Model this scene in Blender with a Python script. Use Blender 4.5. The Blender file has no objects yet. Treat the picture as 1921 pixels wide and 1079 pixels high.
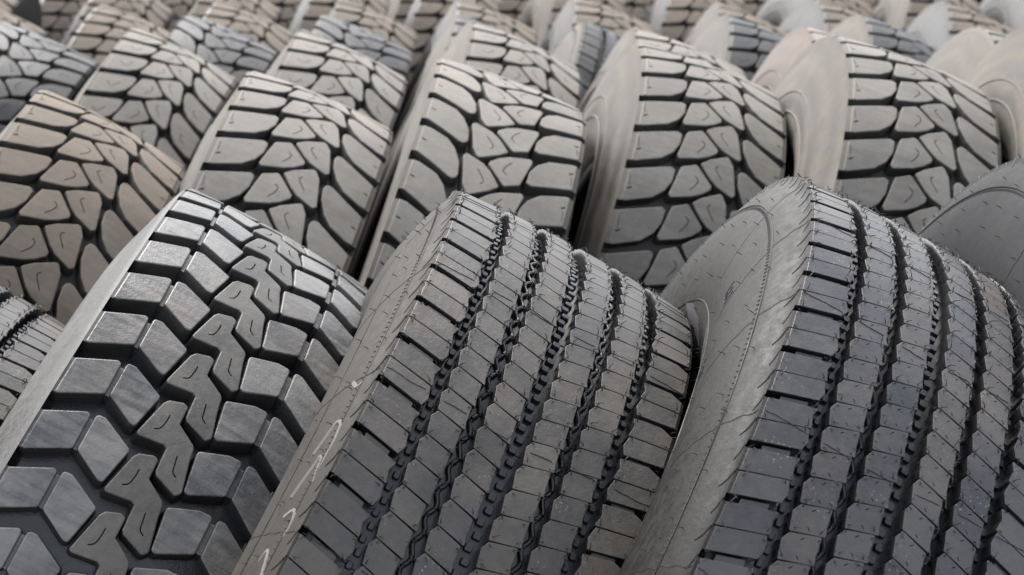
import bpy, math, random
import numpy as np
from mathutils import Matrix, Vector
from mathutils.geometry import delaunay_2d_cdt
random.seed(7); rng = np.random.default_rng(11)
S = bpy.context.scene; COL = S.collection
rad = math.radians

# ------------------------------------------------------------------ camera, sky, sun, exposure
PITCH = rad(13.0); CAM_H = 1.49
cam = bpy.data.cameras.new('camera'); co = bpy.data.objects.new('camera', cam); COL.objects.link(co)
co.location = (0, 0, CAM_H); co.rotation_euler = (math.pi/2 - PITCH, 0, 0)
cam.sensor_width = 36; cam.lens = 36*3700/1921; cam.clip_start = .05; cam.clip_end = 500
cam.dof.use_dof = True; cam.dof.focus_distance = 2.0; cam.dof.aperture_fstop = 10
S.camera = co
W = bpy.data.worlds.new('World'); S.world = W; W.use_nodes = True
SUN_EL, SUN_AZ = rad(55), rad(-32)          # azimuth measured from +Y (away from the camera) towards +X
nt = W.node_tree; bg = nt.nodes['Background']
sky = nt.nodes.new('ShaderNodeTexSky'); sky.sky_type = 'NISHITA'; sky.sun_disc = False
sky.sun_elevation = SUN_EL; sky.sun_rotation = SUN_AZ; sky.air_density = 1.0; sky.dust_density = 4.0; sky.ozone_density = .6
hs = nt.nodes.new('ShaderNodeHueSaturation'); hs.inputs['Saturation'].default_value = .35
nt.links.new(sky.outputs[0], hs.inputs['Color']); nt.links.new(hs.outputs[0], bg.inputs['Color'])
bg.inputs['Strength'].default_value = .09
sl = bpy.data.lights.new('sun', 'SUN'); so = bpy.data.objects.new('sun', sl); COL.objects.link(so)
sl.energy = 1.5; sl.angle = rad(60); sl.color = (1, .96, .9)
sd = Vector((math.sin(SUN_AZ)*math.cos(SUN_EL), math.cos(SUN_AZ)*math.cos(SUN_EL), math.sin(SUN_EL)))
so.rotation_euler = sd.to_track_quat('Z', 'Y').to_euler()
S.view_settings.view_transform = 'Standard'; S.view_settings.look = 'None'
S.view_settings.gamma = 1; S.view_settings.use_curve_mapping = False; S.view_settings.exposure = 1.88
S.render.engine = 'CYCLES'; S.cycles.max_bounces = 6; S.cycles.use_denoising = True

# ------------------------------------------------------------------ materials
def rubber(name, base, dust, amt, rough=.55, bump=.25, speck=0., scale=7., rings=0., spec=.5, lo=.30, hi=.72, blk=.25, streak=0., mud=0.):
    m = bpy.data.materials.new(name); m.use_nodes = True; t = m.node_tree; N = t.nodes; L = t.links
    p = N['Principled BSDF']; p.inputs['Specular IOR Level'].default_value = spec
    tc = N.new('ShaderNodeTexCoord'); oi = N.new('ShaderNodeObjectInfo')
    mul = N.new('ShaderNodeVectorMath'); mul.operation = 'MULTIPLY_ADD'
    cx = N.new('ShaderNodeCombineXYZ')
    for k, f in enumerate((13., 29., 7.)):
        mm = N.new('ShaderNodeMath'); mm.operation = 'MULTIPLY'; mm.inputs[1].default_value = f
        L.new(oi.outputs['Random'], mm.inputs[0]); L.new(mm.outputs[0], cx.inputs[k])
    mul.inputs[1].default_value = (1, 1, 1); L.new(tc.outputs['Object'], mul.inputs[0]); L.new(cx.outputs[0], mul.inputs[2])
    def noise(sc, det, rg=.6, vec=None):
        n = N.new('ShaderNodeTexNoise'); n.inputs['Scale'].default_value = sc; n.inputs['Detail'].default_value = det
        n.inputs['Roughness'].default_value = rg; L.new(vec or mul.outputs[0], n.inputs['Vector']); return n.outputs['Fac']
    def maprange(v, a, b, c, d):
        n = N.new('ShaderNodeMapRange'); L.new(v, n.inputs[0])
        for i, q in enumerate((a, b, c, d)): n.inputs[i+1].default_value = q
        return n.outputs[0]
    def math2(op, a, b):
        n = N.new('ShaderNodeMath'); n.operation = op
        for i, q in enumerate((a, b)):
            if isinstance(q, (int, float)): n.inputs[i].default_value = q
            else: L.new(q, n.inputs[i])
        n.use_clamp = False; return n.outputs[0]
    big = maprange(noise(scale, 5, .62), lo, hi, 0, 1)
    fine = maprange(noise(scale*14, 6, .7), .25, .75, -.28, .28)
    f = math2('ADD', big, fine)
    if blk:
        at = N.new('ShaderNodeAttribute'); at.attribute_name = 'tone'
        f = math2('ADD', f, maprange(at.outputs['Fac'], 0, 1, -blk, blk))
    if rings:                                   # dried flow marks running round the sidewall
        sx = N.new('ShaderNodeSeparateXYZ'); L.new(tc.outputs['Object'], sx.inputs[0])
        r2 = math2('ADD', math2('POWER', sx.outputs[1], 2.), math2('POWER', sx.outputs[2], 2.))
        r = math2('POWER', r2, .5)
        warp = maprange(noise(5.5, 4, .55), 0, 1, -.06, .06)
        wv = math2('SINE', math2('MULTIPLY', math2('ADD', r, warp), 120.), 0)
        f = math2('ADD', f, maprange(wv, -1, 1, -rings, rings))
    if streak:                                  # long wipe marks across the faces
        mp = N.new('ShaderNodeMapping'); mp.inputs['Scale'].default_value = (1.2, 26, 26); mp.inputs['Rotation'].default_value = (0, .5, .4)
        L.new(mul.outputs[0], mp.inputs['Vector'])
        f = math2('ADD', f, maprange(noise(4, 4, .6, mp.outputs[0]), .3, .7, -streak, streak))
    fc = N.new('ShaderNodeClamp'); L.new(f, fc.inputs[0])
    ff = math2('MULTIPLY', fc.outputs[0], amt)
    mix = N.new('ShaderNodeMix'); mix.data_type = 'RGBA'
    mix.inputs[6].default_value = (*base, 1); mix.inputs[7].default_value = (*dust, 1); L.new(ff, mix.inputs[0])
    colr = mix.outputs[2]
    if mud:                                     # brownish dried dirt in patches of its own
        mm_ = maprange(noise(4.3, 6, .68), .50, .70, 0, mud)
        mx = N.new('ShaderNodeMix'); mx.data_type = 'RGBA'; mx.inputs[7].default_value = (.205, .165, .12, 1)
        L.new(colr, mx.inputs[6]); L.new(mm_, mx.inputs[0]); colr = mx.outputs[2]
    if speck:                                   # grit and pale flecks
        vo = N.new('ShaderNodeTexVoronoi'); vo.inputs['Scale'].default_value = 230; L.new(mul.outputs[0], vo.inputs['Vector'])
        gate = maprange(noise(16, 3), .54, .70, 0, .8)
        sp = math2('MULTIPLY', maprange(vo.outputs['Distance'], .10, .22, 1, 0), gate)
        mx = N.new('ShaderNodeMix'); mx.data_type = 'RGBA'; mx.inputs[7].default_value = (.55, .52, .46, 1)
        L.new(colr, mx.inputs[6]); L.new(math2('MULTIPLY', sp, speck), mx.inputs[0]); colr = mx.outputs[2]
    L.new(colr, p.inputs['Base Color'])
    L.new(maprange(ff, 0, 1, rough-.10, min(1, rough+.28)), p.inputs['Roughness'])
    b1 = noise(55, 5, .7); b2 = noise(420, 3, .6)
    bp = N.new('ShaderNodeBump'); bp.inputs['Strength'].default_value = bump; bp.inputs['Distance'].default_value = .004
    L.new(math2('ADD', b1, math2('MULTIPLY', b2, .25)), bp.inputs['Height']); L.new(bp.outputs[0], p.inputs['Normal'])
    return m
def plain(name, c, rough=.6):
    m = bpy.data.materials.new(name); m.use_nodes = True; p = m.node_tree.nodes['Principled BSDF']
    n = m.node_tree.nodes.new('ShaderNodeTexNoise'); n.inputs['Scale'].default_value = 60
    r = m.node_tree.nodes.new('ShaderNodeValToRGB')
    r.color_ramp.elements[0].color = (*[q*.7 for q in c], 1); r.color_ramp.elements[1].color = (*[min(1, q*1.25) for q in c], 1)
    m.node_tree.links.new(n.outputs['Fac'], r.inputs[0]); m.node_tree.links.new(r.outputs[0], p.inputs['Base Color'])
    p.inputs['Roughness'].default_value = rough; return m
M = dict(
 groove=rubber('groove_rubber', (.011, .011, .0135), (.034, .034, .037), .5, .27, .15, blk=0, spec=.8),  # clean dark rubber, with the shade of the deep grooves put into its colour
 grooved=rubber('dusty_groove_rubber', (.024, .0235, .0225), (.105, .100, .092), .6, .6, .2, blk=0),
 block=rubber('grey_block_rubber', (.080, .081, .086), (.28, .274, .264), .66, .30, .3, .35, streak=.35, mud=.35, spec=.5),
 link=rubber('dusty_link_rubber', (.072, .070, .066), (.215, .205, .187), .7, .5, .25, .4),
 rib=rubber('brown_grey_rib_rubber', (.038, .036, .035), (.115, .104, .092), .62, .38, .25, .6, scale=9, mud=.3, spec=.75),
 rib2=rubber('dark_slate_rib_rubber', (.040, .041, .048), (.118, .114, .112), .55, .33, .25, .8, scale=9, mud=.3, spec=.6),
 face=rubber('dusty_tread_face', (.168, .159, .146), (.290, .273, .248), .8, .7, .2, .25, streak=.2, spec=.25),
 facegrey=rubber('grey_dusty_tread_face', (.140, .133, .123), (.245, .232, .212), .8, .66, .2, .35, streak=.3, spec=.3),
 facebrown=rubber('brown_dusty_tread_face', (.120, .102, .084), (.225, .192, .160), .8, .7, .2, .25, streak=.2, spec=.25),
 faceblue=rubber('wet_slate_tread_face', (.022, .0225, .025), (.062, .062, .064), .7, .42, .2, .2),
 side=rubber('dusty_sidewall', (.052, .048, .043), (.160, .147, .129), .85, .7, .15, 0, scale=5, rings=.24, blk=0),
 sidepink=rubber('reddish_dusty_sidewall', (.085, .068, .060), (.19, .160, .145), .85, .7, .15, 0, scale=5, rings=.24, blk=0),
 sideblk=rubber('grey_glossy_sidewall', (.030, .030, .032), (.092, .09, .086), .7, .48, .15, .2, scale=8, blk=0, streak=.5),
 siderib=rubber('brown_dusty_sidewall', (.020, .018, .0155), (.046, .040, .034), .75, .6, .2, .1, scale=6, blk=0, streak=.4, spec=.25),
 siderib2=rubber('slate_sidewall', (.006, .006, .0064), (.021, .0202, .0188), .7, .5, .2, .1, scale=5, blk=0, streak=.45, spec=.28),
 sidedark=rubber('dark_blue_sidewall', (.006, .0065, .009), (.013, .0135, .016), .6, .55, .12, .1, scale=6, blk=0, spec=.15),
 hair=plain('black_rubber_hair', (.012, .012, .013), .5),
 print_=plain('dark_moulded_print', (.035, .035, .04), .6),
 chalk=plain('pale_chalk', (.15, .143, .13), .9),
 chalkgloss=plain('white_chalk_gloss', (.42, .42, .42), .8),  # its white also paints the gloss streaks of the sidewall
 blockwall=rubber('dusty_lit_block_wall', (.026, .026, .029), (.075, .073, .070), .6, .45, .2, blk=0),  # wall dust, plus the lit look against the groove floor put into the colour
 liner=plain('inner_liner_rubber', (.02, .02, .021), .5),
 ground=rubber('yard_concrete', (.09, .085, .078), (.15, .145, .13), .8, .8, .4, .2, scale=2, blk=0),
)

# ------------------------------------------------------------------ mesh helpers
class MB:
    def __init__(s): s.v = []; s.f = []; s.m = []; s.t = []; s.n = 0
    def add(s, V, F, mat, tone=.5):
        V = np.asarray(V, float); s.v.append(V); o = s.n; s.n += len(V)
        s.f += [tuple(i+o for i in q) for q in F]
        s.m += list(mat) if hasattr(mat, '__len__') else [mat]*len(F)
        s.t += [tone]*len(F)
    def mesh(s, name, mats, sharp=32):
        me = bpy.data.meshes.new(name); me.from_pydata(np.concatenate(s.v).tolist(), [], s.f)
        for x in mats: me.materials.append(M[x])
        me.polygons.foreach_set('material_index', s.m); me.polygons.foreach_set('use_smooth', [True]*len(s.f))
        a = me.attributes.new('tone', 'FLOAT', 'FACE'); a.data.foreach_set('value', s.t)
        me.update(); me.set_sharp_from_angle(angle=rad(sharp)); return me

def fillet(P, r, n=4):
    P = [np.array(p, float) for p in P]; out = []
    A = sum(P[i][0]*P[(i+1) % len(P)][1]-P[(i+1) % len(P)][0]*P[i][1] for i in range(len(P)))
    if A < 0: P = P[::-1]
    k = len(P)
    for i in range(k):
        a, b, c = P[i-1], P[i], P[(i+1) % k]
        u, v = a-b, c-b; lu, lv = np.hypot(*u), np.hypot(*v); u /= lu; v /= lv
        cs = np.clip(u@v, -1, 1); ang = math.acos(cs)
        if ang > rad(172): out.append(b); continue
        d = min(r/math.tan(ang/2), .42*lu, .42*lv); rr = d*math.tan(ang/2)
        p0, p1 = b+u*d, b+v*d; ctr = b+(u+v)/np.linalg.norm(u+v)*rr/math.sin(ang/2)
        w0, w1 = p0-ctr, p1-ctr; t0 = math.atan2(w0[1], w0[0]); dt = math.atan2(w1[1], w1[0])-t0
        dt = (dt+math.pi) % (2*math.pi)-math.pi
        for j in range(n+1):
            t = t0+dt*j/n; out.append(ctr+rr*np.array([math.cos(t), math.sin(t)]))
    return out
def dens(P, mx):
    out = []
    for i, p in enumerate(P):
        q = P[(i+1) % len(P)]; n = max(1, int(np.hypot(*(q-p))/mx+.5))
        for j in range(n): out.append(p+(q-p)*j/n)
    return np.array(out)
def offset(P, d):                                # inward for d > 0 (P is counter-clockwise)
    a = np.roll(P, 1, 0); c = np.roll(P, -1, 0)
    n1 = np.c_[-(P-a)[:, 1], (P-a)[:, 0]]; n2 = np.c_[-(c-P)[:, 1], (c-P)[:, 0]]
    n1 /= np.linalg.norm(n1, axis=1)[:, None]+1e-9; n2 /= np.linalg.norm(n2, axis=1)[:, None]+1e-9
    n = n1+n2; n /= np.linalg.norm(n, axis=1)[:, None]+1e-9
    cs = np.maximum(.5, (n*n1).sum(1)); return P+n*(d/cs)[:, None]
def inside(P, q):
    x, y = q; r = False; j = len(P)-1
    for i in range(len(P)):
        if (P[i][1] > y) != (P[j][1] > y) and x < (P[j][0]-P[i][0])*(y-P[i][1])/(P[j][1]-P[i][1])+P[i][0]: r = not r
        j = i
    return r
def stroke(pts, w):
    pts = np.array(pts, float); t = np.gradient(pts, axis=0); t /= np.linalg.norm(t, axis=1)[:, None]
    n = np.c_[-t[:, 1], t[:, 0]]*w/2
    k = len(pts); sh = np.ones(k); sh[0] = sh[-1] = .75
    return np.concatenate([pts+n*sh[:, None], (pts-n*sh[:, None])[::-1]])
def spline(pts, n=8):
    pts = np.array(pts, float)
    if len(pts) < 3: return pts
    P = np.concatenate([[2*pts[0]-pts[1]], pts, [2*pts[-1]-pts[-2]]]); o = []
    for i in range(1, len(P)-2):
        for j in range(n):
            t = j/n; a, b, c, d = P[i-1], P[i], P[i+1], P[i+2]
            o.append(.5*((2*b)+(-a+c)*t+(2*a-5*b+4*c-d)*t*t+(-a+3*b-3*c+d)*t**3))
    return np.array(o+[pts[-1]])

def block(poly, h, W=None, bev=1.1, r=3.2, draft=2.2, slots=(), drop=0., grid=9., flare=7., grow=.85):
    """one tread block in unrolled millimetres: returns (x, s, depth) vertices, faces, material flags (0 face, 1 wall)"""
    P = dens(fillet(poly, r), grid)
    A = np.sum(P[:, 0]*np.roll(P[:, 1], -1)-np.roll(P[:, 0], -1)*P[:, 1])
    if A < 0: P = P[::-1]
    P = offset(P, -bev*grow)                      # the outlines describe the flat tops
    if W is not None:                            # keep the outline within the tread
        P[:, 1] = np.clip(P[:, 1], -W, W)
    ring = [(offset(P, bev), drop), (offset(P, bev*.28), drop+bev*.28), (P, drop+bev)]
    bot = offset(P, -draft).copy()
    if W is not None:
        e = np.abs(P[:, 1]) > W-1.5
        bot[e, 1] = np.sign(P[e, 1])*(W+flare); bot[e, 0] = P[e, 0]+(bot[e, 0]-P[e, 0])*.4
    mid = P+(bot-P)*.5; dm = np.full(len(P), drop+bev+(h-drop)*.45); e = np.zeros(len(P), bool)
    if W is not None:
        e = np.abs(P[:, 1]) > W-1.5
        mid[e, 1] = np.sign(P[e, 1])*(W+flare); mid[e, 0] = P[e, 0]; dm[e] = flare*.6; bot[e, 1] = np.sign(P[e, 1])*(W+flare-3)
    V = []; F = []; mt = []; n = len(P)
    for q, d in ring: V += [(x, y, d) for x, y in q]
    V += [(x, y, d) for (x, y), d in zip(mid, dm)]+[(x, y, h+1.5) for x, y in bot]
    for k in range(4):
        for i in range(n):
            j = (i+1) % n; F.append((k*n+i, k*n+j, (k+1)*n+j, (k+1)*n+i)[::-1]); mt.append(0 if k < 2 else (2 if e[i] and e[j] else 1))
    top = ring[0][0]; holes = [np.array(stroke(q, w)) for q, w in slots]
    ins = []
    x0, y0 = top.min(0); x1, y1 = top.max(0)
    for gx in np.arange(x0+grid*.5, x1, grid):
        for gy in np.arange(y0+grid, y1, grid*1.8):
            if inside(top, (gx, gy)) and np.min(np.hypot(*(top-(gx, gy)).T)) > 2.2 and all(np.min(np.hypot(*(hq-(gx, gy)).T)) > 2.2 for hq in holes): ins.append((gx, gy))
    pts = [tuple(q) for q in top]; ed = [(i, (i+1) % n) for i in range(n)]; hid = []
    for hq in holes:
        o = len(pts); k = len(hq); pts += [tuple(q) for q in hq]; ed += [(o+i, o+(i+1) % k) for i in range(k)]; hid.append((o, k))
    pts += ins
    rv, re, rf, ov, oe, of = delaunay_2d_cdt([Vector(p) for p in pts], ed, [], 0, 1e-5)
    mp = {}; base = len(V)
    for i, q in enumerate(rv):
        src = ov[i][0] if ov[i] else None
        mp[i] = len(V); V.append((q[0], q[1], drop))
    inv = {}
    for i in range(len(rv)):
        for q in ov[i]: inv[q] = mp[i]
    for t in rf:
        c = np.mean([rv[i] for i in t], axis=0)
        if inside(top, c) and not any(inside(hq, c) for hq in holes):
            a, b, c_ = (rv[i] for i in t)
            if (b-a).cross(c_-a) < 0: t = t[::-1]
            F.append(tuple(mp[i] for i in t)); mt.append(0)
    for (o, k), hq in zip(hid, holes):           # walls and floor of the little cuts
        b0 = len(V); V += [(x, y, drop+5.) for x, y in hq]
        for i in range(k):
            j = (i+1) % k; F.append((inv[o+i], inv[o+j], b0+j, b0+i)); mt.append(1)
        for i in range(k//2-1):
            F.append((b0+i, b0+i+1, b0+k-2-i, b0+k-1-i)); mt.append(1)
    return np.array(V), F, mt

class Geo:                                       # a tyre's basic sizes (metres) and the unrolled -> round mapping
    def __init__(s, R, W, N, depth, crown=.008): s.R, s.W, s.N, s.h, s.crown = R, W, N, depth, crown; s.P = 2*math.pi/N; s.mm = R*s.P*1000
    def top(s, y): return s.R+s.crown*np.clip(1-(np.abs(y)/s.W)**2, -1, 1)
    def map(s, V, th0=0.):
        V = np.asarray(V, float); y = V[:, 1]/1000; th = V[:, 0]/1000/s.R+th0; r = s.top(np.clip(y, -s.W, s.W))-V[:, 2]/1000
        return np.c_[y, -r*np.sin(th), r*np.cos(th)]
    def poly(s, L): return [(u*s.mm, y) for u, y in L]
def ring_rows(g, mb, blocks, step=1., jit=.35):
    """repeat block shapes (in pitch units) all the way round"""
    n = int(round(g.N/step))
    for k in range(n):
        for (V, F, mt) in blocks:
            Q = V.copy(); Q[:, 2] -= rng.uniform(-jit, jit)
            mb.add(g.map(Q, k*step*g.P), F, mt, rng.random())
def revolve(mb, prof, n=200, mat=0):
    p = np.array(prof); th = np.linspace(0, 2*math.pi, n, endpoint=False)
    V = np.concatenate([np.c_[np.full(n, s), -r*np.sin(th), r*np.cos(th)] for s, r in p])
    F = [(a*n+i, a*n+(i+1) % n, (a+1)*n+(i+1) % n, (a+1)*n+i) for a in range(len(p)-1) for i in range(n)]
    mb.add(V, F, mat)
def tube(mb, pts, r0, r1=None, k=5, mat=0):
    pts = np.array(pts, float); r1 = r0 if r1 is None else r1; n = len(pts)
    t = np.gradient(pts, axis=0); t /= np.linalg.norm(t, axis=1)[:, None]+1e-12
    up = np.array([.31, .52, .79]); V = []
    for i in range(n):
        a = np.cross(t[i], up); a /= np.linalg.norm(a); b = np.cross(t[i], a); r = r0+(r1-r0)*i/(n-1)
        for j in range(k): V.append(pts[i]+r*(a*math.cos(2*math.pi*j/k)+b*math.sin(2*math.pi*j/k)))
    F = [(i*k+j, i*k+(j+1) % k, (i+1)*k+(j+1) % k, (i+1)*k+j) for i in range(n-1) for j in range(k)]
    F += [tuple(range(k))[::-1], tuple((n-1)*k+j for j in range(k))]; mb.add(V, F, mat)
def smooth_prof(P, n=5): return spline(P, n)

class Side:                                      # sidewall profile: distance out from the shoulder against radius
    def __init__(s, g, sign, pts):
        P = smooth_prof([(g.W+a, g.R-b) for a, b in pts], 6); s.sign = sign; s.prof = [(sign*x, r) for x, r in P]; s.P = P
    def at(s, r):                                # axial position of the surface at radius r
        rr = s.P[:, 1][::-1]; return s.sign*np.interp(r, rr, s.P[:, 0][::-1])
    def pt(s, th, r, lift=0.): return np.array([s.at(r)+s.sign*lift, -r*math.sin(th), r*math.cos(th)])
    def normal(s, th, r):
        d = (s.at(r+.004)-s.at(r-.004))/.008*s.sign      # d(out)/dr
        n = np.array([s.sign, d*math.sin(th), -d*math.cos(th)]); return n/np.linalg.norm(n)

# ------------------------------------------------------------------ scene graph helpers
def link(o, parent=None):
    COL.objects.link(o)
    if parent: o.parent = parent
    return o
def obj(name, me, parent=None): return link(bpy.data.objects.new(name, me), parent)
def carcass_parts(root, g, lp, rp, side_mat, bead_r, Rt):
    """sidewalls, groove floor, beads and inner liner"""
    L = Side(g, -1, lp); R_ = Side(g, 1, rp); d = g.h
    mb = MB(); ys = np.linspace(-g.W+.003, g.W-.003, 15)
    sc = [(-.006, d), (-.001, d*.86), (.003, d*.6)]
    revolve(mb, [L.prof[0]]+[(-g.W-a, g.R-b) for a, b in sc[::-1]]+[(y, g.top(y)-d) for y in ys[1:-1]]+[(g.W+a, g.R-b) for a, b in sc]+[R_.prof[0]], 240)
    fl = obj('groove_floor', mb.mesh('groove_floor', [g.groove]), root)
    sides = []
    for sd in (L, R_):
        mb = MB(); revolve(mb, sd.prof, 240); o = obj('sidewall', mb.mesh('sidewall', [side_mat], 50), root); sides.append((o, sd))
        e = sd.prof[-1]; sg = sd.sign
        mb = MB(); revolve(mb, smooth_prof([e, (e[0]-sg*.002, e[1]-.010), (e[0]-sg*.010, e[1]-.017), (e[0]-sg*.020, e[1]-.014), (e[0]-sg*.028, e[1]-.001)], 4), 200)
        obj('bead', mb.mesh('bead', ['liner'], 50), root)
    a, b = L.prof[-1], R_.prof[-1]; q = g.R-d-.016
    mb = MB(); revolve(mb, smooth_prof([(a[0]+.028, a[1]-.001), (a[0]+.002, a[1]+.08), (-g.W+.005, q-.06), (-g.W*.75, q), (0, q+.004), (g.W*.75, q), (g.W-.005, q-.06), (b[0]-.002, b[1]+.08), (b[0]-.028, b[1]-.001)], 5), 200)
    obj('inner_liner', mb.mesh('inner_liner', ['liner'], 60), root)
    return sides
def hair_on(mb, p, n, length, r=.0004, bend=None, lay=0., curl=.8):
    n = n/np.linalg.norm(n); b = rng.normal(size=3) if bend is None else np.array(bend, float); b = b-n*(b@n); b /= np.linalg.norm(b)+1e-9
    k = 5; L = []
    for i in range(k):
        t = i/(k-1); L.append(p+n*length*(t-.25*t*t)*(1-lay)-n*.0006+b*length*(curl*t*t*(1-lay)+t*lay))
    tube(mb, L, r, r*.55, 4)
def make_root(name): 
    o = bpy.data.objects.new(name, None); o.empty_display_size = .1; return link(o)

# ------------------------------------------------------------------ tyre kinds
def build_block_tyre():
    """chevron shoulder blocks with a zigzag row of links down the middle"""
    g = Geo(.515, .1264, 47, .023, .007); g.groove = 'groove'; root = make_root('block_tread_tyre'); Wm = g.W*1000
    slab = block(g.poly([(-.54, -127), (-.86, -83.6), (-.245, -82.2), (.085, -124), (.06, -127)]), 23, Wm, r=3, bev=1.4, flare=3)
    quad = block(g.poly([(-.865, -76.2), (-.875, -68), (-.615, -32), (-.58, -31.5), (-.0, -39), (-.01, -44), (-.26, -75.2)]), 23, r=3, bev=1.4)
    brL = block(g.poly([(-.80, -84), (-.80, -75), (-.26, -74), (-.26, -83)]), 23, r=.8, drop=5.5, draft=.1, bev=.4)
    hk = lambda L: (spline(g.poly(L), 4), 1.5)
    lk = block(g.poly([(-.905, -33), (-1.55, -23.5), (-1.63, -20), (-1.71, -6), (-1.685, -1), (-1.36, 0), (-1.16, 23), (-1.10, 25.5), (-.94, 27), (-.42, 36), (-.345, 32), (-.48, 6.5), (-.53, 4), (-.93, 2), (-.965, -3)]), 23, r=2.6, bev=1.4,
               slots=[hk([(-1.43, -12.5), (-1.30, -12.5), (-1.16, -14.5), (-1.10, -20)]), hk([(-.90, 14.5), (-.76, 16.5), (-.64, 18.5), (-.585, 24)])])
    rin = block(g.poly([(-1.06, 32.5), (-1.12, 32.5), (-1.31, 62), (-1.325, 76), (-.72, 77.3), (-.455, 43), (-.47, 39)]), 23, r=3.2, bev=1.4)
    rout = block(g.poly([(-1.335, 84.2), (-1.33, 92), (-1.035, 127), (-.45, 130), (-.40, 122), (-.73, 86.3)]), 23, Wm, r=3, bev=1.4, flare=3)
    brR = block(g.poly([(-1.26, 76), (-1.26, 85), (-.76, 86.5), (-.76, 77)]), 23, r=.8, drop=5.5, draft=.1, bev=.4)
    for nm, bl in (('shoulder_block_row', [slab, quad, brL]), ('centre_block_row', [lk]), ('shoulder_block_row', [rin, rout, brR])):
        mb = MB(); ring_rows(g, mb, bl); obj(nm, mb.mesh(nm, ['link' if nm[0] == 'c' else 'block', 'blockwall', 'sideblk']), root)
    pf = [(.003, .0018), (.008, .011), (.013, .028), (.022, .062), (.032, .100), (.035, .130), (.031, .165), (.020, .197), (.004, .220), (-.006, .232)]
    pr = [(.003, .0018), (.006, .011), (.009, .028), (.012, .062), (.015, .100), (.015, .130), (.012, .165), (.006, .197), (-.002, .220), (-.008, .232)]
    sides = carcass_parts(root, g, pf, pr, 'sideblk', .29, g.R)
    so_, sd = sides[0]
    mb = MB()                                    # pale scribbles and gloss streaks; the shine is put in as white strips
    for th0, r0, ln in ((52, .437, 8), (55, .43, 6), (60, .427, 10), (63, .422, 6), (67, .418, 9), (71, .425, 7)):
        P = [sd.pt(rad(th0+ln*t), r0-.012*t+.006*math.sin(9*t+th0), .0008) for t in np.linspace(0, 1, 12)]
        mb = MB(); tube(mb, P, .0016, .0008, 5); obj('chalk_gloss_mark', mb.mesh('chalk_gloss_mark', ['chalkgloss']), so_)
    return root, g

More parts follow.
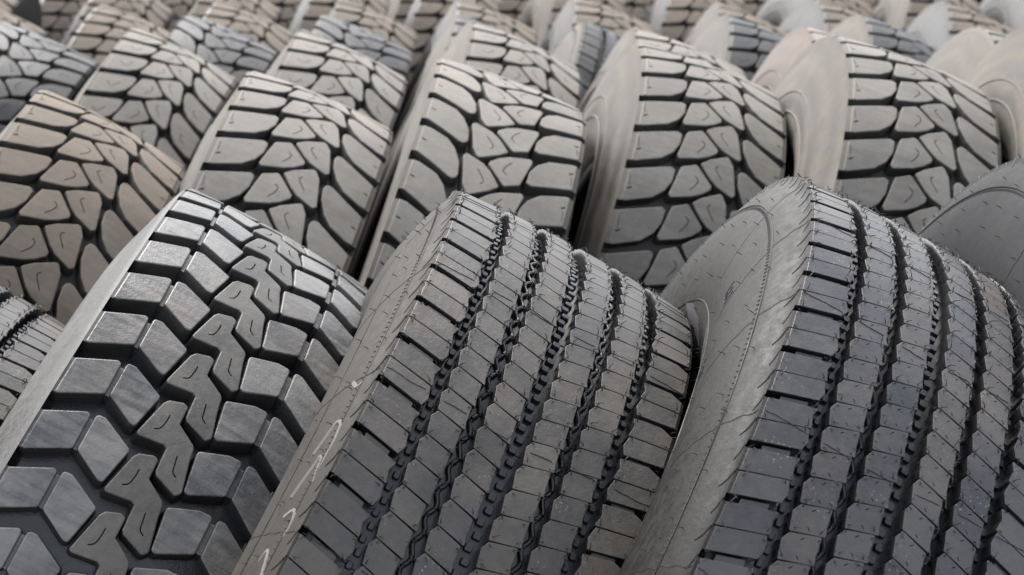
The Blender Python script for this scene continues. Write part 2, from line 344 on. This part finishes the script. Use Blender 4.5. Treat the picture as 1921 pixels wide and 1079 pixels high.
def build_rib_tyre(name, R, W, N, kw, flip, facem, sidem, depth=.017):
    """six ribs cut by thin sipes, five zigzag grooves with stone ejectors"""
    g = Geo(R, W, N, depth, .007); g.groove = 'groove'; root = make_root(name); Wm = W*1000; f = -1 if flip else 1
    c = Wm/149.
    E = [-149*c, -100.5*c, -86*c, -55*c, -39*c, -8.5*c, 12*c, 43*c, 58*c, 89*c, 104*c, 149*c]   # rib edges
    if kw.get('E'): E = kw['E']
    E0 = E[:]; E0[0], E0[-1] = -Wm-1, Wm+1
    slope = kw.get('slope', .0045)               # pitch units per mm: the sipes form a shallow chevron
    ctr = .5*(E[5]+E[6])
    def sip(y): return f*slope*(y if y < ctr else 2*ctr-y)      # where the sipe line k=0 passes
    amp = 2.2*c; gap = .017
    hairs = MB(); jobs = []
    ph = kw.get('phase', [0]*6)
    for j in range(6):
        a, b = E0[2*j], E0[2*j+1]; mb = MB(); out = j in (0, 5)
        o_ = ph[j]
        def line(y, k): return sip(y)+o_+k
        zl = 0 if j == 0 else amp; zr = 0 if j == 5 else amp
        if not out:
            q = [(line(a, 0)+gap, a+zl), (line(a, .16), a-zl), (line(a, .5)-gap, a+zl*.6), (line(b, .5)-gap, b+zr), (line(b, .34), b-zr*1.0+zr), (line(b, 0)+gap, b-zr*.4)]
            ticks = []
            if kw.get('ticks'):
                ym = (a+b)/2
                ticks = [([((line(ym-1.5, 0)+gap*1.0+.10)*g.mm, ym-2.2), ((line(ym, 0)+gap+.05)*g.mm, ym+.6)], 1.1), ([((line(ym, .5)-gap-.10)*g.mm, ym-.4), ((line(ym, .5)-gap-.05)*g.mm, ym+2.2)], 1.1)]
            bl = [block([(u*g.mm, y) for u, y in q], depth*1000, r=.8, bev=.4, draft=.3, grid=10, slots=ticks)]
            ring_rows(g, mb, bl, .5, .12)
        else:
            s_ = -1 if j == 0 else 1
            ed, inn = (a, b) if j == 0 else (b, a)       # outer edge, groove edge
            zz = amp*s_
            wn = .080                                    # half width of the wide cut
            if j == 0:
                tip = [(line(ed, 0)+gap, ed), (line(ed, .5)-wn, ed), (line(ed+13*c, .5)-wn-.005, ed+13*c), (line(inn, .5)-wn, inn+zz*.5), (line(inn, .25), inn-zz), (line(inn, 0)+gap, inn+zz*.4)]
                tip2 = [(line(ed, .5)+wn, ed), (line(ed+13*c, .5)+wn, ed+13*c), (line(inn, .5)+wn*1.1, inn-zz*.5), (line(inn, .75), inn+zz), (line(inn, 1)-gap, inn-zz*.4), (line(ed, 1)-gap, ed)]
                br = [(line(ed+13*c, .5)-.035, ed+13.*c), (line(inn-9*c, .5)-.035, inn-9*c), (line(inn-9*c, .5)+wn+.03, inn-9*c), (line(ed+13*c, .5)+wn+.03, ed+13*c)]
            else:
                tip = [(line(ed, 0)+gap, ed), (line(ed, .5)-wn, ed), (line(ed-15*c, .5)-wn+.01, ed-15*c), (line(inn, .5)-wn*.8, inn+zz*.5), (line(inn, .25), inn-zz), (line(inn, 0)+gap, inn+zz*.4)]
                tip2 = [(line(ed, .5)+wn+.10, ed), (line(ed-15*c, .5)+wn*.5, ed-15*c), (line(inn, .5)+wn*.7, inn-zz*.5), (line(inn, .75), inn+zz), (line(inn, 1)-gap, inn-zz*.4), (line(ed, 1)-gap, ed)]
                br = [(line(inn+8*c, .5)-.04, inn+8*c), (line(ed-14*c, .5)-.04, ed-14*c), (line(ed-14*c, .5)+.06, ed-14*c), (line(inn+8*c, .5)+.06, inn+8*c)]
            bl = [block([(u*g.mm, y) for u, y in q], depth*1000, Wm, r=.8, bev=.45, draft=.3, grid=10, flare=3) for q in (tip, tip2)]
            bl.append(block([(u*g.mm, y) for u, y in br], depth*1000, r=.5, bev=.3, draft=0, drop=3.4, grid=10))
            ring_rows(g, mb, bl, 1., .12)
        nm = 'shoulder_rib' if out else 'rib'
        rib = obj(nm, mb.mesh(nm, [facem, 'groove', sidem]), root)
        hb = MB()                                        # moulding hairs beside the cuts
        for k in np.arange(0, N, .5):
            th = (k)*g.P
            for y, dy in ((E[2*j], 1), (E[2*j+1], -1)):
                for dk in (-.06, .07):
                    if rng.random() < .12: continue
                    yy = y+dy*(2.6+rng.uniform(0, 1.6)); u = line(yy, k)+dk+rng.normal(0, .01)
                    p = g.map([(u*g.mm, yy, 0)])[0]; n = np.array([0, p[1], p[2]])
                    hair_on(hb, p, n, rng.uniform(.004, .0075), .00068)
        for (yy0) in ([E[2*j]+.3, E[2*j+1]-.3]):          # flash whiskers along the groove edges
            for k in np.arange(0, N, .25):
                u = k+rng.uniform(0, .25); p = g.map([(u*g.mm, yy0, .6)])[0]
                hair_on(hb, p, np.array([0, p[1], p[2]]), rng.uniform(.002, .0045), .00042)
        h = obj('rubber_hair', hb.mesh('rubber_hair', ['hair']), rib); h['kind'] = 'stuff'
    fl_mb = MB(); wave = MB()
    for j in range(5):                                   # groove floors
        a, b = E[2*j+1], E[2*j+2]; m_ = .5*(a+b); wd = b-a; o_ = .5*(ph[j]+ph[j+1])
        if j in (0, 2, 4):
            for k in np.arange(0, N, .25):
                y = m_+((int(k*4) % 2)*2-1)*wd*.07; u = k+sip(m_)+o_
                w2, l2 = wd*.17, .055*g.mm
                q = [(u*g.mm-l2, y-w2), (u*g.mm+l2, y-w2), (u*g.mm+l2, y+w2), (u*g.mm-l2, y+w2)]
                V, F, mt = block(q, depth*1000, r=1.2, bev=.6, draft=1.0, drop=depth*1000-4.5, grid=20)
                fl_mb.add(g.map(V), F, 0)
        else:
            us = np.arange(0, N+.01, 1/20); y = m_+np.cos((us-o_-sip(m_))*4*math.pi)*wd*.17
            tube(wave, g.map(np.c_[us*g.mm, y, np.full(len(us), depth*1000-1.8)]), .0027*c, k=10)
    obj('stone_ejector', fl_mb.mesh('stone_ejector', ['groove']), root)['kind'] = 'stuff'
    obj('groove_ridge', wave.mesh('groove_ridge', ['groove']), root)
    for u0 in kw['seams']:                               # ragged flash lines left by the mould segments
        ys = np.linspace(-Wm+1, Wm-1, 110); jj = np.cumsum(rng.normal(0, .006, 110)); jj -= np.linspace(jj[0], jj[-1], 110)
        dd = [depth*1000-.3 if any(E[2*i+1]-1.5 < y < E[2*i+2]+1.5 for i in range(5)) else -.1 for y in ys]
        sg_ = -1 if kw.get('seamdir', 1) > 0 else 1; seam = MB()
        tube(seam, g.map([((u0+.0016*f*abs(y)*sg_+q)*g.mm, y, d_) for y, q, d_ in zip(ys, jj, dd)]), .00055, k=4)
        obj('mould_seam', seam.mesh('mould_seam', ['hair']), root)
    sides = carcass_parts(root, g, kw['left'], kw['right'], sidem, .29, R)
    so_, sd = sides[0]
    # sidewall hairs
    hb = MB()
    for r0, cnt, off in kw['hairs']:
        for i in range(cnt):
            th = 2*math.pi*(i+off+rng.normal(0, .12))/cnt; r = r0+rng.normal(0, .006); p = sd.pt(th, r); n = sd.normal(th, r)
            tg = np.array([0, -math.cos(th), -math.sin(th)])
            hair_on(hb, p, n, rng.uniform(.007, .012), .00055, bend=tg*.5+np.array([0, -math.sin(th), math.cos(th)])*rng.uniform(-.5, .2), lay=.1, curl=.15)
    h = obj('rubber_hair', hb.mesh('rubber_hair', ['hair']), so_); h['kind'] = 'stuff'
    # slanted nicks under the shoulder edge and round ridges
    nb = MB()
    for k in np.arange(0, N, .5):
        th = g.P*(k+sip(-Wm)+ph[0]+.02); ra, rb = (R-.001, R-.016) if k % 1 == 0 else (R-.002, R-.012)
        P = [sd.pt(th+g.P*.28*t, max(ra+(rb-ra)*t, rb), .0004) for t in np.linspace(0, 1, 5)]
        P[0] = P[0]*.0+g.map([(0, -Wm, .8)], th)[0] if False else P[0]
        tube(nb, P, .0009 if k % 1 == 0 else .0006, .0003, 5)
    obj('shoulder_nick', nb.mesh('shoulder_nick', ['print_']), so_)['kind'] = 'stuff'
    for u0 in kw['seams']:
        t0 = (u0+.0016*f*Wm*(-1 if kw.get('seamdir', 1) > 0 else 1))*g.P; mb = MB()
        tube(mb, [sd.pt(t0+.10*(R-r)*3+.002*math.sin(r*300), r, .0001) for r in np.linspace(R-.004, R-.135, 24)], .0006, .0004, k=4)
        obj('mould_seam', mb.mesh('mould_seam', ['print_']), so_)
    mb = MB(); r0 = kw['ridges'][0][0]-.006
    for i in range(420):
        t = 2*math.pi*i/420; tube(mb, [sd.pt(t, r0, .0003), sd.pt(t+.003, r0+.0035, .0003)], .0006, k=4)
    obj('serration', mb.mesh('serration', ['print_']), so_)['kind'] = 'stuff'
    for rr, lw in kw['ridges']:
        mb = MB(); th = np.linspace(0, 2*math.pi, 241)
        tube(mb, [sd.pt(t, rr, 0.) for t in th], lw, k=6); obj('wall_ridge', mb.mesh('wall_ridge', [sidem]), so_)
    return root, g, sides

def build_leaf_tyre(name, R, W, N, facem='face', hooks=False):
    """rounded shoulder blocks and two hooked rows of centre blocks"""
    g = Geo(R, W, N, .022, .007); g.groove = 'grooved'; root = make_root(name); Wm = W*1000; c = Wm/125.8
    S_ = lambda L: g.poly([(u, y*c) for u, y in L])
    hk = lambda L: (spline(S_(L), 5), 1.5)
    ex = dict(slots=[hk([(2.36, -104), (2.44, -97), (2.42, -88), (2.20, -79)])]) if hooks else dict(slots=[(S_([(2.62, -121.5), (2.585, -118), (2.555, -114.5)]), 3.0), (S_([(2.25, -121.5), (2.40, -120.5), (2.52, -119)]), 1.0)])
    sl = block(S_([(2.16, -128), (1.79, -60), (1.83, -52.5), (2.14, -53.5), (2.41, -62), (2.65, -79), (2.90, -119), (2.91, -128)]), 22, Wm, r=4.2, draft=2.4, bev=1.5, grow=.2, **ex)
    cl = block(S_([(1.70, -43), (1.60, -29), (1.535, -21), (1.56, -17), (1.94, 11.5), (2.03, 11), (2.20, -1), (2.34, -17), (2.51, -50), (2.44, -54)]), 22, r=2.8, draft=2.2, bev=1.5, grow=.2, slots=[hk([(1.83, -19), (1.90, -12.5), (2.04, -14.5), (2.21, -23)])])
    cr = block(S_([(1.46, -12.5), (1.28, 1), (1.04, 28.5), (1.06, 33), (1.24, 42), (1.96, 53.5), (2.03, 48), (1.90, 20), (1.78, 8), (1.62, -3)]), 22, r=2.8, draft=2.2, bev=1.5, grow=.2, slots=[hk([(1.38, 17), (1.42, 13.5), (1.51, 14.5), (1.72, 27)])])
    ex2 = dict(slots=[hk([(1.87, 86), (2.03, 89), (2.13, 100)])]) if hooks else dict(slots=[(S_([(2.03, 114.5), (2.045, 118), (2.065, 122)]), 2.6)])
    sr = block(S_([(1.42, 53), (1.33, 55), (1.285, 60), (1.30, 66), (1.50, 94), (1.72, 128), (2.45, 128), (2.43, 114), (2.27, 84), (2.06, 69), (1.72, 56.5)]), 22, Wm, r=4, draft=2.4, bev=1.5, grow=.2, **ex2)
    for nm, bl in (('shoulder_block_row', [sl]), ('centre_block_row', [cl]), ('centre_block_row', [cr]), ('shoulder_block_row', [sr])):
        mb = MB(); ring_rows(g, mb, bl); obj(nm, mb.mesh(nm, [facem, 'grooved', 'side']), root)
    pf = [(.007, .0042), (.011, .028), (.019, .064), (.026, .100), (.029, .130), (.027, .165), (.018, .195), (.004, .214), (-.006, .222)]
    pr = [(.007, .0042), (.009, .028), (.011, .064), (.013, .100), (.013, .130), (.011, .165), (.006, .195), (-.002, .214), (-.008, .222)]
    sides = carcass_parts(root, g, pf, pr, 'side', .28, R)
    so_, sd = sides[0]
    for rr, lw in ((R-.112, .0016), (R-.150, .0022)):
        mb = MB(); tube(mb, [sd.pt(t, rr, 0.) for t in np.linspace(0, 2*math.pi, 241)], lw, k=6); obj('wall_ridge', mb.mesh('wall_ridge', ['side']), so_)
    return root, g

# ------------------------------------------------------------------ placing
Mc = np.array([[1, 0, 0], [0, -math.sin(PITCH), math.cos(PITCH)], [0, -math.cos(PITCH), -math.sin(PITCH)]])   # measured frame (right, down, forward) -> world
def frame(az, el):
    a = np.array([math.cos(el)*math.cos(az), math.sin(el), -math.cos(el)*math.sin(az)]); up = np.array([0, -1., 0])
    e2 = up-a*(up@a); e2 /= np.linalg.norm(e2); return a, e2
def place(root, C, az, el, g, phase, flip=False):
    a, e2 = frame(az, el); a, e2, c = Mc@a, Mc@e2, Mc@np.array(C); y = np.cross(e2, a)
    base = c-e2*g.R+np.array([0, 0, CAM_H])
    mw = Matrix([[a[0], y[0], e2[0], base[0]], [a[1], y[1], e2[1], base[1]], [a[2], y[2], e2[2], base[2]], [0, 0, 0, 1]])
    root.matrix_world = mw; root.location = mw.translation
    lm = Matrix.Translation((0, 0, g.R)) @ Matrix.Rotation(phase, 4, 'X') @ (Matrix.Rotation(math.pi, 4, 'Z') if flip else Matrix.Identity(4))
    for ch in root.children: ch.matrix_local = lm
def dup(root):
    r = root.copy(); COL.objects.link(r)
    for ch in root.children:
        c = ch.copy(); COL.objects.link(c); c.parent = r
        for q in ch.children: d = q.copy(); COL.objects.link(d); d.parent = c
    return r
def tag(o, label, group=None): o['label'] = label; o['category'] = 'tyre'; o.update_tag(); o.__setitem__('group', group) if group else None
def recolour(root, **mp):                        # other rubber on one copy only
    for ch in list(root.children)+[q for c in root.children for q in c.children]:
        for s in ch.material_slots:
            for a, b in mp.items():
                if s.material == M[a]: s.link = 'OBJECT'; s.material = M[b]

# the yard
mb = MB(); n = 40; xs = np.linspace(-60, 60, n); V = [(x, y+40, 0) for y in xs for x in xs]
mb.add(V, [(j*n+i, j*n+i+1, (j+1)*n+i+1, (j+1)*n+i) for j in range(n-1) for i in range(n-1)], 0)
gd = obj('ground', mb.mesh('ground', ['ground'])); gd['kind'] = 'structure'

GF, GS, GT, GB = 'tyres leaning in the front row', 'tyres leaning in the second row', 'tyres leaning in the third row', 'dark tyres at the back'
# front row
t1, g1 = build_block_tyre()
place(t1, (-.5464, .3858, 2.4576), -.145, .51847, g1, rad(60.15))
tag(t1, 'grey tyre with chevron shoulder blocks and zigzag links down its centre, front row left', GF)

K2 = .95
PL2 = [(.003, .0018), (.005, .010), (.012, .026), (.022, .055), (.031, .095), (.033, .13), (.029, .165), (.018, .195), (.004, .215), (-.006, .225)]
PR2 = [(.003, .0018), (.004, .010), (.005, .026), (.008, .055), (.010, .095), (.010, .13), (.008, .165), (.004, .195), (-.002, .215), (-.008, .225)]
t2, g2, s2 = build_rib_tyre('ribbed_tyre', .515*K2, .149*K2, 56, dict(phase=[.99, .79, .44, .15, .5, .90], seams=[k+.42 for k in (2, 5.5, 8.4, 11.7, 20, 30, 41, 50)],
    left=PL2, right=PR2, hairs=[(.465*K2, 60, .3), (.44*K2, 48, .0), (.485*K2, 40, .5)], ridges=[(.488*K2, .0006), (.435*K2, .0009)]), False, 'rib', 'siderib')
place(t2, [K2*v for v in (-.17658, .40886, 2.35224)], -.1036, .49414, g2, rad(-.384))
tag(t2, 'brown grey six-rib tyre with chalk strokes on its narrow sidewall, front row centre', GF)
mb = MB(); so_, sd = s2[0]                       # chalk writing on the lower wall
def arc(pts):
    mb = MB(); tube(mb, [sd.pt(rad(t), r*K2, -.0027) for t, r in spline(np.array(pts), 6)],   .0042, .0030, 8); obj('chalk_gloss_mark', mb.mesh('chalk_gloss_mark', ['chalk']), so_)
arc([(66.5, .462), (64.0, .470), (62.2, .478), (63.0, .487), (66.0, .489), (69.5, .486)])
arc([(72.5, .462), (69.0, .472), (67.0, .480), (70.5, .489)])
arc([(75.2, .470), (74.2, .482), (75.5, .489), (77.5, .487)])
arc([(82.5, .487), (80.5, .478), (79.5, .470), (81.0, .464)])
arc([(56.0, .470), (57.0, .480), (56.5, .488)])

K3 = 1.05; E3 = [q-13 for q in (-120, -78, -65, -36, -23, 4.5, 23, 50.5, 63, 91, 104, 146)]; E3 = [q*K3 for q in E3]
a3, e3 = frame(-.07728, .49536); C3 = (np.array([.15523, .39338, 2.08506])+a3*.013)*K3
PL3 = [(.003, .0018), (.005, .010), (.012, .024), (.020, .045), (.027, .080), (.030, .120), (.027, .160), (.017, .195), (.004, .222), (-.008, .238)]
t3, g3, s3 = build_rib_tyre('ribbed_tyre', .515*K3, .133*K3, 62, dict(E=E3, slope=.0055/K3, phase=[.52, .37, .64, .34, .10, .55], ticks=True, seams=[k+.3 for k in (2, 4.6, 7.2, 10.0, 12.9, 22, 33, 44, 53)], seamdir=-1,
    left=PL3, right=PR2, hairs=[(.475*K3, 46, .2), (.45*K3, 44, .6), (.42*K3, 40, .1), (.38*K3, 34, .4), (.34*K3, 30, .0), (.31*K3, 60, .5)], ridges=[(.470*K3, .0013), (.355*K3, .0012)]), True, 'rib2', 'siderib2')
place(t3, C3, -.07728, .49536, g3, rad(.32))
tag(t3, 'dark slate ribbed tyre showing its broad hair-flecked grey sidewall and bead hole, in front row', GF)
so_, sd = s3[0]
def patch(outline, lift=.0009):
    mb = MB()              # moulded print: a thin raised plate following the wall
    P = dens([np.array([t, r*100], float) for t, r in outline], 1.5); c = P.mean(0); n_ = len(P); V = []; F = []
    for q in (1., .66, .33): V += [sd.pt(rad(t), r/100, lift) for t, r in c+(P-c)*q]
    V.append(sd.pt(rad(c[0]), c[1]/100, lift)); V += [sd.pt(rad(t), r/100, -.001) for t, r in P]
    for i in range(n_):
        j = (i+1) % n_
        F += [(i, j, n_+j, n_+i), (n_+i, n_+j, 2*n_+j, 2*n_+i), (2*n_+i, 2*n_+j, 3*n_), (j, i, 3*n_+1+i, 3*n_+1+j)]
    mb.add(V, F, 0)
    obj('moulded_print', mb.mesh('moulded_print', ['print_']), so_)
for k in range(12):                              # dark moulded flames pointing round the wall
    t = 20+k*30; 
    patch([(t, .372), (t+7, .368), (t+15, .340), (t+6, .346)]); patch([(t+8, .362), (t+15, .352), (t+20, .330), (t+13, .338)])
def glyph(strokes, t0, r0, sc):
    for st in strokes: tube(mb, [sd.pt(rad(t0)+x*sc/r0, r0+y*sc, .0004) for x, y in st], .0006, k=4)
o8 = [(.5+.4*math.cos(q), 1.5+.42*math.sin(q)) for q in np.linspace(0, 6.3, 12)]; o8b = [(.5+.5*math.cos(q), .55+.52*math.sin(q)) for q in np.linspace(0, 6.3, 12)]
one = [(.2, 1.6), (.6, 2), (.6, 0)]; ser = [(.2, 0), (1, 0)]
mb = MB()
for t0, r0 in ((24, .415), (38, .377), (96, .40), (160, .40)):
    mb = MB(); glyph([one, ser], t0, r0, .009); glyph([o8, o8b], t0+1.6, r0, .009); glyph([one, ser], t0+3.2, r0, .009); obj('lettering', mb.mesh('lettering', ['print_']), so_)
place(t3, C3, -.07728, .49536, g3, rad(.32))
for ch in so_.children: ch.matrix_local = Matrix.Identity(4)

def chain(root): 
    for c in root.children:
        for q in c.children: q.matrix_local = Matrix.Identity(4)
t0_ = dup(t2); place(t0_, (-.92, .42, 2.50), -.12, .50, g2, rad(40)); recolour(t0_, siderib='sideblk')
tag(t0_, 'ribbed tyre at the left edge, its ribbed shoulder beside the chevron block tyre', GF)
t4 = dup(t3); place(t4, (.52, .40, 2.30), -.10, .40, g3, rad(77)); recolour(t4, siderib2='sidedark')
tag(t4, 'dark blue walled tyre at the right edge, leaning behind the slate ribbed tyre', GF)

# second row
u1, gU = build_leaf_tyre('leaf_block_tyre', .4918, .1258, 40)
dU = rad(.216)
POS_U = [((-.8941, .1665, 3.2369), -.2235, .5060, .4121, False, 'brown dusty tyre with leaf-shaped blocks at the left edge, behind the chevron block tyre'),
         ((-.5192, .1288, 3.4158), -.1435, .3913, .4651, False, 'pale dusty leaf-block tyre directly behind the chevron block tyre, right of the brown one'),
         ((-.1741, .1107, 3.4175), -.1117, .3464, .4072, True, 'pale tyre with reversed leaf-block tread, directly behind the chalked six-rib tyre'),
         ((.1794, .0608, 3.6149), -.1264, .3307, .6003, False, 'pale leaf-block tyre with smeared sidewall, right of the reversed tread tyre'),
         ((.5137, .0637, 3.4888), -.1053, .3298, .4982, False, 'pale dusty leaf-block tyre with flowing ring stains on its sidewall, behind the slate ribbed tyre'),
         ((.868, .045, 3.47), -.10, .33, .30, False, 'pale dusty leaf-block tyre cut by the right edge, rightmost of the second row'),
         ((-1.215, .185, 3.10), -.22, .49, .30, False, 'brown dusty tyre half out of the left edge, second row')]
for i, (C, az, el, ph, fl, lb) in enumerate(POS_U):
    o = u1 if i == 0 else dup(u1)
    place(o, C, az, el, gU, ph+(-dU if fl else dU), fl); tag(o, lb, GS)
    if i == 0: pass
    POS_U[i] = o
for i in (0, 6): recolour(POS_U[i], face='facebrown')
for i in (3, 4, 5): recolour(POS_U[i], face='facegrey')

# third row
v1, gV = build_leaf_tyre('hooked_block_tyre', .515, .1238, 40, hooks=True)
POS_V = [((-.9735, -.0732, 4.4955), -.1592, .4655, .6094, 'pale tyre with hooked shoulder blocks, behind the brown leaf-block tyre at the left'),
         ((-.5661, -.0486, 4.3641), -.1507, .4244, .5660, 'pale hooked-block tyre seen between the reversed tread tyre and its left neighbour'),
         ((-.1838, -.0746, 4.4366), -.1693, .4054, .5632, 'pale tyre with hooked blocks peeking out behind the tyre with reversed leaf tread'),
         ((.2000, -.0500, 4.4000), -.10, .3600, .42, 'pale hooked-block tyre showing a beige ringed sidewall, behind the smeared-sidewall tyre'),
         ((.570, -.050, 4.38), -.10, .36, .50, 'tyre with a reddish brown stained sidewall, behind the tyre with ring stains'),
         ((.945, -.045, 4.36), -.10, .36, .33, 'grey tyre at upper right with dark open shoulder slots, behind the rightmost leaf-block tyre')]
for i, (C, az, el, ph, lb) in enumerate(POS_V):
    o = v1 if i == 0 else dup(t1 if i == 5 else v1)
    place(o, C, az, el, g1 if i == 5 else gV, ph, False); tag(o, lb, GT); POS_V[i] = o
recolour(POS_V[4], side='sidepink'); recolour(POS_V[5], block='facegrey', link='facegrey', sideblk='side')

# back rows
lbs = ['dark wet-looking block tyre at upper left corner, in the back row', 'dark blue block tyre behind the two leftmost pale tyres, back row', 'dark block tyre with a pale sidewall strip, back row, left of centre',
       'dark hooked-block tyre in the back row, centre', 'dark ribbed tyre in the back row, between two pale hooked-block tyres', 'dark block tyre in the back row, behind the reddish sidewall', 'dark block tyre in the back row, far right']
for i, x in enumerate((-1.32, -.94, -.585, -.23, .12, .47, .82)):
    o = dup(t2 if i == 4 else v1); place(o, (x, -.12, 4.80) if i == 0 else (x, -.20, 5.25), -.12, .40, g2 if i == 4 else gV, .3+.31*i, i in (0, 1, 2)); recolour(o, rib='faceblue', siderib='side', face='faceblue', side='sidedark' if i < 2 else 'side'); tag(o, lbs[i], GB)
for i in range(31):
    x, y, z = (-1.75+.38*i, -.40, 6.2) if i < 10 else (-2.0+.42*(i-10), -.63, 7.15) if i < 20 else (-2.3+.45*(i-20), -.86, 8.1)
    o = dup(u1); place(o, (x+rng.uniform(-.03, .03), y+rng.uniform(-.02, .03), z), -.12+rng.uniform(-.08, .08), .38+rng.uniform(-.07, .07), gU, .2+.27*i, False)
    recolour(o, face='facegrey', side='sideblk' if i % 3 else 'side')
    tag(o, 'pale block tyre cut by the top edge, in the farthest row', 'tyres in the farthest row')
for o in list(bpy.data.objects):                 # sub-parts sit in their part's own frame
    if o.parent and o.parent.parent: o.matrix_local = Matrix.Identity(4)
